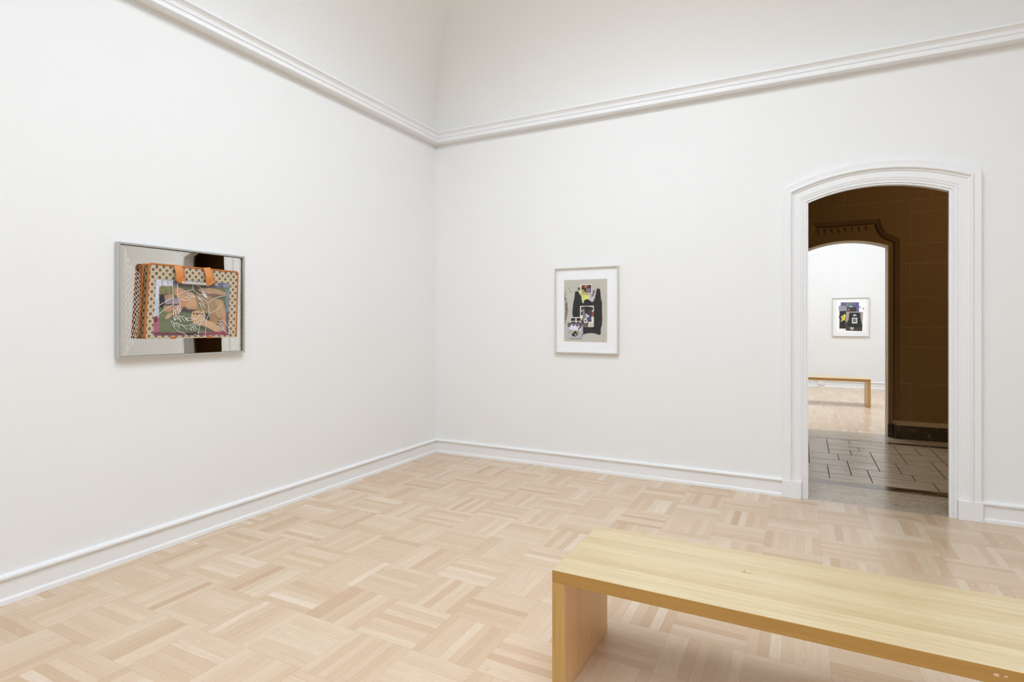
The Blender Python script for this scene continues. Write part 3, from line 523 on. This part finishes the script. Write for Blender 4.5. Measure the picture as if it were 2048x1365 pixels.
bench(2.107, 4.547, 5.910, 6.430, 'distant wooden bench seen through both doorways, below the square framed collage', False)

# wall outlet on the far baseboard
bm = bmesh.new(); box(bm, (3.850, YF-0.036, 0.036), (3.966, YF-0.012, 0.112)); bevel(bm, 0.004, 2)
o = finish('wall_outlet', bm, M_plastic); o['label'] = 'small white outlet box on the baseboard behind the distant bench'; o['category'] = 'outlet'

# ------------------------------------------------------------------ pictures
def inside(poly, X, Y):
    c = np.zeros(X.shape, bool); n = len(poly); j = n-1
    for i in range(n):
        xi, yi = poly[i]; xj, yj = poly[j]
        if yi != yj:
            c ^= ((yi > Y) != (yj > Y)) & (X < (xj-xi)*(Y-yi)/(yj-yi)+xi)
        j = i
    return c
_N = RNG.random((256, 256))
def vnoise(X, Y, s):
    x = X*s+37.3; y = Y*s+11.9; xi = np.floor(x).astype(int); yi = np.floor(y).astype(int); fx = x-xi; fy = y-yi
    fx = fx*fx*(3-2*fx); fy = fy*fy*(3-2*fy)
    n = lambda a, b: _N[a % 256, b % 256]
    return (n(xi, yi)*(1-fx)+n(xi+1, yi)*fx)*(1-fy)+(n(xi, yi+1)*(1-fx)+n(xi+1, yi+1)*fx)*fy
LUT = np.array([lin(i) for i in range(256)])
def paint(layers, X, Y, px):
    """colour of a printed sheet at the points X, Y, averaged over 3x3 taps"""
    acc = np.zeros(X.shape+(3,)); 
    for dx in (-px/3, 0, px/3):
        for dy in (-px/3, 0, px/3):
            x = X+dx + (vnoise(X, Y, 120)-0.5)*px*1.4; y = Y+dy + (vnoise(Y, X, 120)-0.5)*px*1.4
            c = np.ones(X.shape+(3,))*0.6
            for k, (poly, colr, nz) in enumerate(layers):
                m = inside(poly, x, y)
                if not m.any(): continue
                t = (vnoise(x, y, 55)-0.5)*1.2 + (vnoise(y+k, x, 150)-0.5)*1.4 + (vnoise(x+3, y, 330)-0.5)*1.0
                base_ = LUT[np.clip(np.array(colr)*0.88+np.mean(colr)*0.12+4, 0, 255).astype(int)]
                c[m] = np.clip(base_[None, :]*(1+nz*1.4*t[m])[:, None], 0.0, 1.0)
            acc += c
    return acc/9
def sheet(name, layers, poly, place, depth, mat, root, res=0.0013, thick=0.0006, grid=None):
    """a printed sheet: grid mesh whose vertices carry the print's colours"""
    if len(poly) == 4:
        a, b, c, d = [np.array(p) for p in poly]         # top-left, top-right, bottom-right, bottom-left
        nu = max(4, int(np.linalg.norm(b-a)/res)); nv = max(4, int(np.linalg.norm(d-a)/res))
        U, V = np.meshgrid(np.linspace(0, 1, nu+1), np.linspace(0, 1, nv+1))
        X = (a[0]*(1-U)+b[0]*U)*(1-V)+(d[0]*(1-U)+c[0]*U)*V; Y = (a[1]*(1-U)+b[1]*U)*(1-V)+(d[1]*(1-U)+c[1]*U)*V
        keep = None
    else:
        P = np.array(poly); x0, y0 = P.min(0); x1, y1 = P.max(0)
        nu = int((x1-x0)/res)+1; nv = int((y1-y0)/res)+1
        X, Y = np.meshgrid(np.linspace(x0, x1, nu+1), np.linspace(y0, y1, nv+1))
        keep = inside(poly, (X[:-1, :-1]+X[1:, 1:])/2, (Y[:-1, :-1]+Y[1:, 1:])/2)
    C = paint(layers, X, Y, res)
    off = Vector(root.location); p = root.parent
    while p is not None: off += Vector(p.location); p = p.parent
    vs = [tuple(Vector(place(float(x), float(y), depth))-off) for x, y in zip(X.ravel(), Y.ravel())]
    fs = []
    w = nu+1
    for j in range(nv):
        for i in range(nu):
            if keep is None or keep[j, i]: fs.append((j*w+i, j*w+i+1, (j+1)*w+i+1, (j+1)*w+i))
    me = bpy.data.meshes.new(name); me.from_pydata(vs, [], fs); me.update()
    at = me.color_attributes.new('Col', 'FLOAT_COLOR', 'POINT')
    at.data.foreach_set('color', np.concatenate([C.reshape(-1, 3), np.ones((C.size//3, 1))], 1).astype(np.float32).ravel())
    bm = bmesh.new(); bm.from_mesh(me)
    loose = [v for v in bm.verts if not v.link_faces]
    if loose: bmesh.ops.delete(bm, geom=loose, context='VERTS')
    bm.normal_update()
    want = Vector(place(0, 0, 1))-Vector(place(0, 0, 0)); bm.faces.ensure_lookup_table()
    if bm.faces[0].normal.dot(want) < 0: bmesh.ops.reverse_faces(bm, faces=bm.faces[:])
    bm.to_mesh(me); bm.free(); me.materials.append(mat)
    o = bpy.data.objects.new(name, me); COL.objects.link(o); o.parent = root
    s = o.modifiers.new('thickness', 'SOLIDIFY'); s.thickness = thick; s.offset = -1
    return o
P_left = lambda a, b, c: (c, a, b)          # on the left wall: a = y, b = z, c = out of the wall
P_back = lambda a, b, c: (a, -c, b)         # on the back wall
P_far = lambda a, b, c: (a, YF-c, b)        # on the far gallery wall
def frame(name, place, a0, a1, b0, b1, prof, mat, root):
    bm = bmesh.new(); loops = [[place(a0+i, b0+i, c), place(a1-i, b0+i, c), place(a1-i, b1-i, c), place(a0+i, b1-i, c)] for i, c in prof]
    strip(bm, loops+[loops[0]], closed=True)
    bmesh.ops.remove_doubles(bm, verts=bm.verts[:], dist=1e-6)
    return finish(name, bm, mat, root)
def slab(name, place, a0, a1, b0, b1, c0, c1, mat, root):
    bm = bmesh.new(); prism(bm, [(a0, b0), (a1, b0), (a1, b1), (a0, b1)], lambda a, b: place(a, b, c0), lambda a, b: place(a, b, c1))
    return finish(name, bm, mat, root)
def cutout(name, poly, place, c0, c1, mat, root, bulge=0.0, res=None):
    bm = bmesh.new(); prism(bm, poly, lambda a, b: place(a, b, c0), lambda a, b: place(a, b, c1))
    return finish(name, bm, mat, root)

# --- collage on the back wall
art = thing('framed_collage', 'white framed upright collage with a black plastic bag, on the wall between corner and doorway', 'framed artwork', (1.7275, 0, 1.52))
frame('frame', P_back, 1.413, 2.042, 1.1135, 1.929, [(0, 0.004), (0, 0.039), (0.001, 0.040), (0.010, 0.040), (0.011, 0.039), (0.011, 0.004)], M_frame, art)
slab('mat', P_back, 1.423, 2.032, 1.1235, 1.919, 0.008, 0.017, M_mat, art)
pr = sheet('collage_sheet', COLL, COLLCORN, P_back, 0.020, M_print, art, 0.0025, 0.002)
pr['label'] = 'grey-beige backing sheet'
# crumpled black bag: outline filled with a fine triangulation and rumpled
def rumpled(name, poly, place, c, mat, root, amp, step):
    P = np.array(poly); x0, y0 = P.min(0); x1, y1 = P.max(0)
    bm = bmesh.new(); vs = [bm.verts.new((p[0], p[1], 0)) for p in spline(list(poly)+[poly[0]], 3)[:-1]]
    for t in tessellate_polygon([[v.co.copy() for v in vs]]): bm.faces.new([vs[i] for i in t])
    for x in np.arange(x0+step, x1, step):
        r = bmesh.ops.bisect_plane(bm, geom=bm.verts[:]+bm.edges[:]+bm.faces[:], plane_co=(x, 0, 0), plane_no=(1, 0, 0))
    for y in np.arange(y0+step, y1, step):
        r = bmesh.ops.bisect_plane(bm, geom=bm.verts[:]+bm.edges[:]+bm.faces[:], plane_co=(0, y, 0), plane_no=(0, 1, 0))
    for v in bm.verts:
        x, y = v.co.x, v.co.y
        h = amp*(float(vnoise(np.array([x]), np.array([y]), 28)[0])*0.7+float(vnoise(np.array([y*3]), np.array([x]), 60)[0])*0.3)
        if v.is_boundary: h = 0
        v.co = Vector(place(x, y, c+h))
    return finish(name, bm, mat, root, smooth=True)
rumpled('plastic_bag', BLACK, P_back, 0.0215, M_black, art, 0.006, 0.012)['label'] = 'crumpled black plastic bag'
S = SMALLSHEETS
sheet('photograph', TOPPHOTO, S['TOPPHOTO'], P_back, 0.0285, M_photo, art, 0.002)['label'] = 'small white bordered photograph at the top'
sheet('photograph', WINDOW, S['WINDOW'], P_back, 0.0290, M_photo, art, 0.002)['label'] = 'white window picture with figures'
sheet('photograph', PANES, S['PANES'], P_back, 0.0285, M_photo, art, 0.002)['label'] = 'white frame with two black panes'
sheet('photograph', FLOWER, S['FLOWER'], P_back, 0.0305, M_photo, art, 0.002)['label'] = 'lilac flower picture at the lower corner'
bm = bmesh.new(); prism(bm, KNIFE, lambda a, b: P_back(a, b, 0.0312), lambda a, b: P_back(a, b, 0.0322)); finish('cutout', bm, M_knife, art)
sheet('paper_tag', TAG, S['TAG'], P_back, 0.0335, M_photo, art, 0.0015)
# white oval outline on the flower picture
bm = bmesh.new(); cxo, czo = [sum(p[i] for p in S['FLOWER'])/len(S['FLOWER']) for i in (0, 1)]
tube(bm, [P_back(cxo-0.008+0.052*math.cos(t), czo-0.027+0.036*math.sin(t), 0.0312) for t in np.linspace(0, 2*math.pi, 33)[:-1]], 0.0012, 5, closed=True)
finish('oval_line', bm, M_white, art)

# --- square collage in the second gallery
art2 = thing('framed_collage', 'square white framed collage on the far wall beyond both doorways', 'framed artwork', (4.465, YF, 1.53))
frame('frame', P_far, 4.122, 4.808, 1.112, 1.945, [(0, 0.004), (0, 0.038), (0.010, 0.038), (0.010, 0.004)], M_frame2, art2)
slab('mat', P_far, 4.131, 4.799, 1.121, 1.936, 0.008, 0.017, M_mat, art2)
xs = [p[0] for p in FAR[0][0]]; zs2 = [p[1] for p in FAR[0][0]]
sheet('print', FAR, [(4.20, 1.90), (4.75, 1.90), (4.75, 1.19), (4.20, 1.19)], P_far, 0.0185, M_print, art2, 0.0032)

# --- mirror with the checked bag on the left wall
mir = thing('framed_mirror_artwork', 'silver framed mirror with a checked orange-trimmed bag mounted on it and white hand drawings', 'framed artwork', (0, -2.80, 1.53))
A0, A1, B0, B1 = -3.213, -2.387, 1.192, 1.871
frame('frame', P_left, A0, A1, B0, B1, [(0, 0.003), (0, 0.039), (0.001, 0.040), (0.011, 0.040), (0.012, 0.039), (0.012, 0.003)], M_alu, mir)
slab('backing', P_left, A0+0.01, A1-0.01, B0+0.01, B1-0.01, 0.005, 0.012, M_gap, mir)
slab('mirror', P_left, A0+0.0145, A1-0.0165, B0+0.0135, B1-0.0155, 0.013, 0.020, M_mirror, mir)
bag = bpy.data.objects.new('tote_bag', None); COL.objects.link(bag); bag.parent = mir; bag['label'] = 'flat checked bag with orange binding'
def rounded(c, r=0.016, n=5):
    out = []
    for i in range(4):
        p = np.array(c[i]); a = np.array(c[i-1])-p; b = np.array(c[(i+1) % 4])-p
        a = a/np.linalg.norm(a); b = b/np.linalg.norm(b); rr = r if i < 2 else 0.006
        for k in range(n+1):
            t = k/n; out.append(tuple(p+a*rr*(1-t)**2+b*rr*t**2))
    return out
BO = rounded(BAGCORN)
def shrink(pts, d):
    cx_, cz_ = sum(p[0] for p in pts)/len(pts), sum(p[1] for p in pts)/len(pts)
    return [(a-d*np.sign(a-cx_), b-d*np.sign(b-cz_)) for a, b in pts]
bm = bmesh.new(); prism(bm, shrink(BO, 0.003), lambda a, b: P_left(a, b, 0.080), lambda a, b: P_left(a, b, 0.087)); finish('front_panel', bm, M_check, bag)
bm = bmesh.new(); prism(bm, shrink(BO, 0.004), lambda a, b: P_left(a, b, 0.0205), lambda a, b: P_left(a, b, 0.0795)); finish('gusset', bm, M_checks, bag)
bm = bmesh.new()
nb = len(BO)                       # binding runs up the left side, over the top, down the right side
left_i = nb-1
top_path = [BO[i] for i in range(0, nb//2)]
path = [BO[nb-1]] + top_path + [BO[nb//2]]
dense = []
for p, q in zip(path, path[1:]):
    m_ = max(1, int(math.dist(p, q)/0.03))
    for k in range(m_): dense.append((p[0]+(q[0]-p[0])*k/m_, p[1]+(q[1]-p[1])*k/m_))
dense.append(path[-1])
tube(bm, [P_left(a, b, 0.0845) for a, b in dense], 0.0062, 8); finish('binding', bm, M_orange, bag)
bm = bmesh.new(); tube(bm, [P_left(a, b, 0.0265) for a, b in dense], 0.0055, 8); finish('binding', bm, M_orange, bag)
# orange patches on the lower hem
for y_ in (-2.925, -2.69):
    bm = bmesh.new(); prism(bm, [(y_-0.018, 1.3015), (y_+0.018, 1.3015), (y_+0.018, 1.3155), (y_-0.018, 1.3155)], lambda a, b: P_left(a, b, 0.087), lambda a, b: P_left(a, b, 0.0885))
    finish('hem_patch', bm, M_orange, bag)
def ribbon(name, L, R, c0, prof, root, mat=M_strap):
    n = len(L); bm = bmesh.new(); L2 = spline(L, 5); R2 = spline(R, 5); m_ = len(L2); loops = []
    for i, (l, r) in enumerate(zip(L2, R2)):
        t = i/(m_-1); c = prof(t); row = []
        for k in range(7):
            s = k/6; row.append(P_left(l[0]*(1-s)+r[0]*s, l[1]*(1-s)+r[1]*s, c+0.004*math.sin(math.pi*s)))
        loops.append(row)
    strip(bm, loops, smooth=True)
    bmesh.ops.recalc_face_normals(bm, faces=bm.faces[:])
    o = finish(name, bm, mat, root); s = o.modifiers.new('thickness', 'SOLIDIFY'); s.thickness = 0.003; s.offset = 0
    return o
for L_, R_ in (STRAP1, STRAP2):
    h = ribbon('handle', L_, R_, 0.09, lambda t: 0.090+0.016*math.sin(math.pi*min(1, t*1.15))+0.008*t, bag)
    L3 = [(a+0.018, b-0.006*k) for k, (a, b) in enumerate(L_)]; R3 = [(a+0.012, b-0.010*k) for k, (a, b) in enumerate(R_)]
    L3[-1] = (L_[-1][0]+0.012, L_[-1][1]+0.004); R3[-1] = (R_[-1][0]+0.004, R_[-1][1]+0.006)
    L3[0] = (L3[0][0], L3[0][1]-0.012); R3[0] = (R3[0][0], R3[0][1]-0.014)
    ribbon('handle', L3, R3, 0.09, lambda t: 0.088+0.010*math.sin(math.pi*t)+0.008*t, bag)
bm = bmesh.new(); (a0, b0), (a1, b1) = BAR
tube(bm, [P_left(a0+(a1-a0)*t, b0+(b1-b0)*t-0.003, 0.103) for t in np.linspace(0, 1, 25)], [0.0095+0.0016*random.random() for _ in range(25)], 10)
finish('foil_grip', bm, M_foil, bag)
sheet('picture_panel', PRINT, PRINTCORN, P_left, 0.0885, M_print, bag, 0.0028, 0.001)
# small printed mark on the bag's top corner
bm = bmesh.new(); prism(bm, [(-3.033, 1.728), (-3.019, 1.728), (-3.019, 1.741), (-3.033, 1.741)], lambda a, b: P_left(a, b, 0.087), lambda a, b: P_left(a, b, 0.0876))
finish('mark', bm, M_knife, bag)
# line drawing of hands
bm = bmesh.new()
for l in LINES:
    tube(bm, [P_left(a, b, 0.0935 if abs(a+2.8) < 0.24 else 0.0905) for a, b in spline(l, 4)], 0.0014, 5)
finish('hand_drawing', bm, M_white, mir)
# nets drawn on the mirror either side of the bag
def net(name, top, bot, rt, rb, n, sag, r, k=0.33):
    bm = bmesh.new()
    def P(s, t):
        l = (top[0]+(bot[0]-top[0])*s, top[1]+(bot[1]-top[1])*s); q = (rt[0]+(rb[0]-rt[0])*s, rt[1]+(rb[1]-rt[1])*s)
        w = 4*t*(1-t)*(1-2*s)
        return P_left(l[0]+(q[0]-l[0])*t+w*sag[0], l[1]+(q[1]-l[1])*t+w*sag[1], 0.0201)
    def seg(s0, s1):
        T = [t for t in np.linspace(0, 1, 15) if 0 <= s0+(s1-s0)*t <= 1]
        if len(T) > 1: tube(bm, [P(s0+(s1-s0)*t, t) for t in T], r, 4)
    for i in range(-5, n+6):
        s = i/n; seg(s, s+k); seg(s, s-k)
    seg(0, 0); seg(1, 1)
    return finish(name, bm, M_white, mir)
net('net_drawing', (-3.170, 1.858), (-3.173, 1.205), (-3.078, 1.693), (-3.084, 1.352), 14, (-0.014, -0.022), 0.0012)
net('net_drawing', (-2.405, 1.845), (-2.405, 1.21), (-2.480, 1.735), (-2.487, 1.33), 14, (0.014, -0.022), 0.0008)

# ------------------------------------------------------------------ camera, world, view
cam = bpy.data.cameras.new('camera'); cam.sensor_width = 36.0; cam.lens = 1122.0/2048*36.0
cam.shift_y = -(682.5-646.5)/2048; cam.clip_start = 0.05
co = bpy.data.objects.new('camera', cam); COL.objects.link(co)
co.location = (3.5369, -5.0425, 1.40); co.rotation_euler = (math.pi/2, 0, math.radians(27.336))
bpy.context.scene.camera = co
w = bpy.data.worlds.new('world'); bpy.context.scene.world = w; w.use_nodes = True
w.node_tree.nodes['Background'].inputs[0].default_value = (0.9, 0.95, 1.0, 1); w.node_tree.nodes['Background'].inputs[1].default_value = 0.3
def aim(p, q): return (Vector(q)-Vector(p)).to_track_quat('-Z', 'Y').to_euler()
def area(name, loc, size, power, colr, rot=(0, 0, 0), spread=180):
    l = bpy.data.lights.new(name, 'AREA'); l.shape = 'RECTANGLE'; l.size, l.size_y = size; l.energy = power; l.color = colr; l.spread = math.radians(spread)
    o = bpy.data.objects.new(name, l); COL.objects.link(o); o.location = loc; o.rotation_euler = rot; return o
area('hall_lamp', (6.2, 0.6, HZ-0.15), (0.5, 0.5), HALL, (1.0, 0.78, 0.44), aim((6.2, 0.6, HZ-0.15), (5.0, 3.17, 0.6)), 130)
for (p, q, pw) in SPOTS: area('track_lamp', p, (0.45, 0.45), pw, SPOTC, aim(p, q), SPREAD)
sc = bpy.context.scene
vs_ = sc.view_settings; vs_.view_transform = 'Standard'; vs_.look = 'None'; vs_.gamma = 1.0; vs_.exposure = 0.0; vs_.use_curve_mapping = False
sc.cycles.max_bounces = 10; sc.cycles.diffuse_bounces = 6; sc.cycles.glossy_bounces = 4; sc.cycles.use_adaptive_sampling = True; sc.cycles.adaptive_threshold = 0.07; sc.cycles.adaptive_min_samples = 24
sc.cycles.sample_clamp_indirect = 6.0; sc.cycles.use_denoising = True
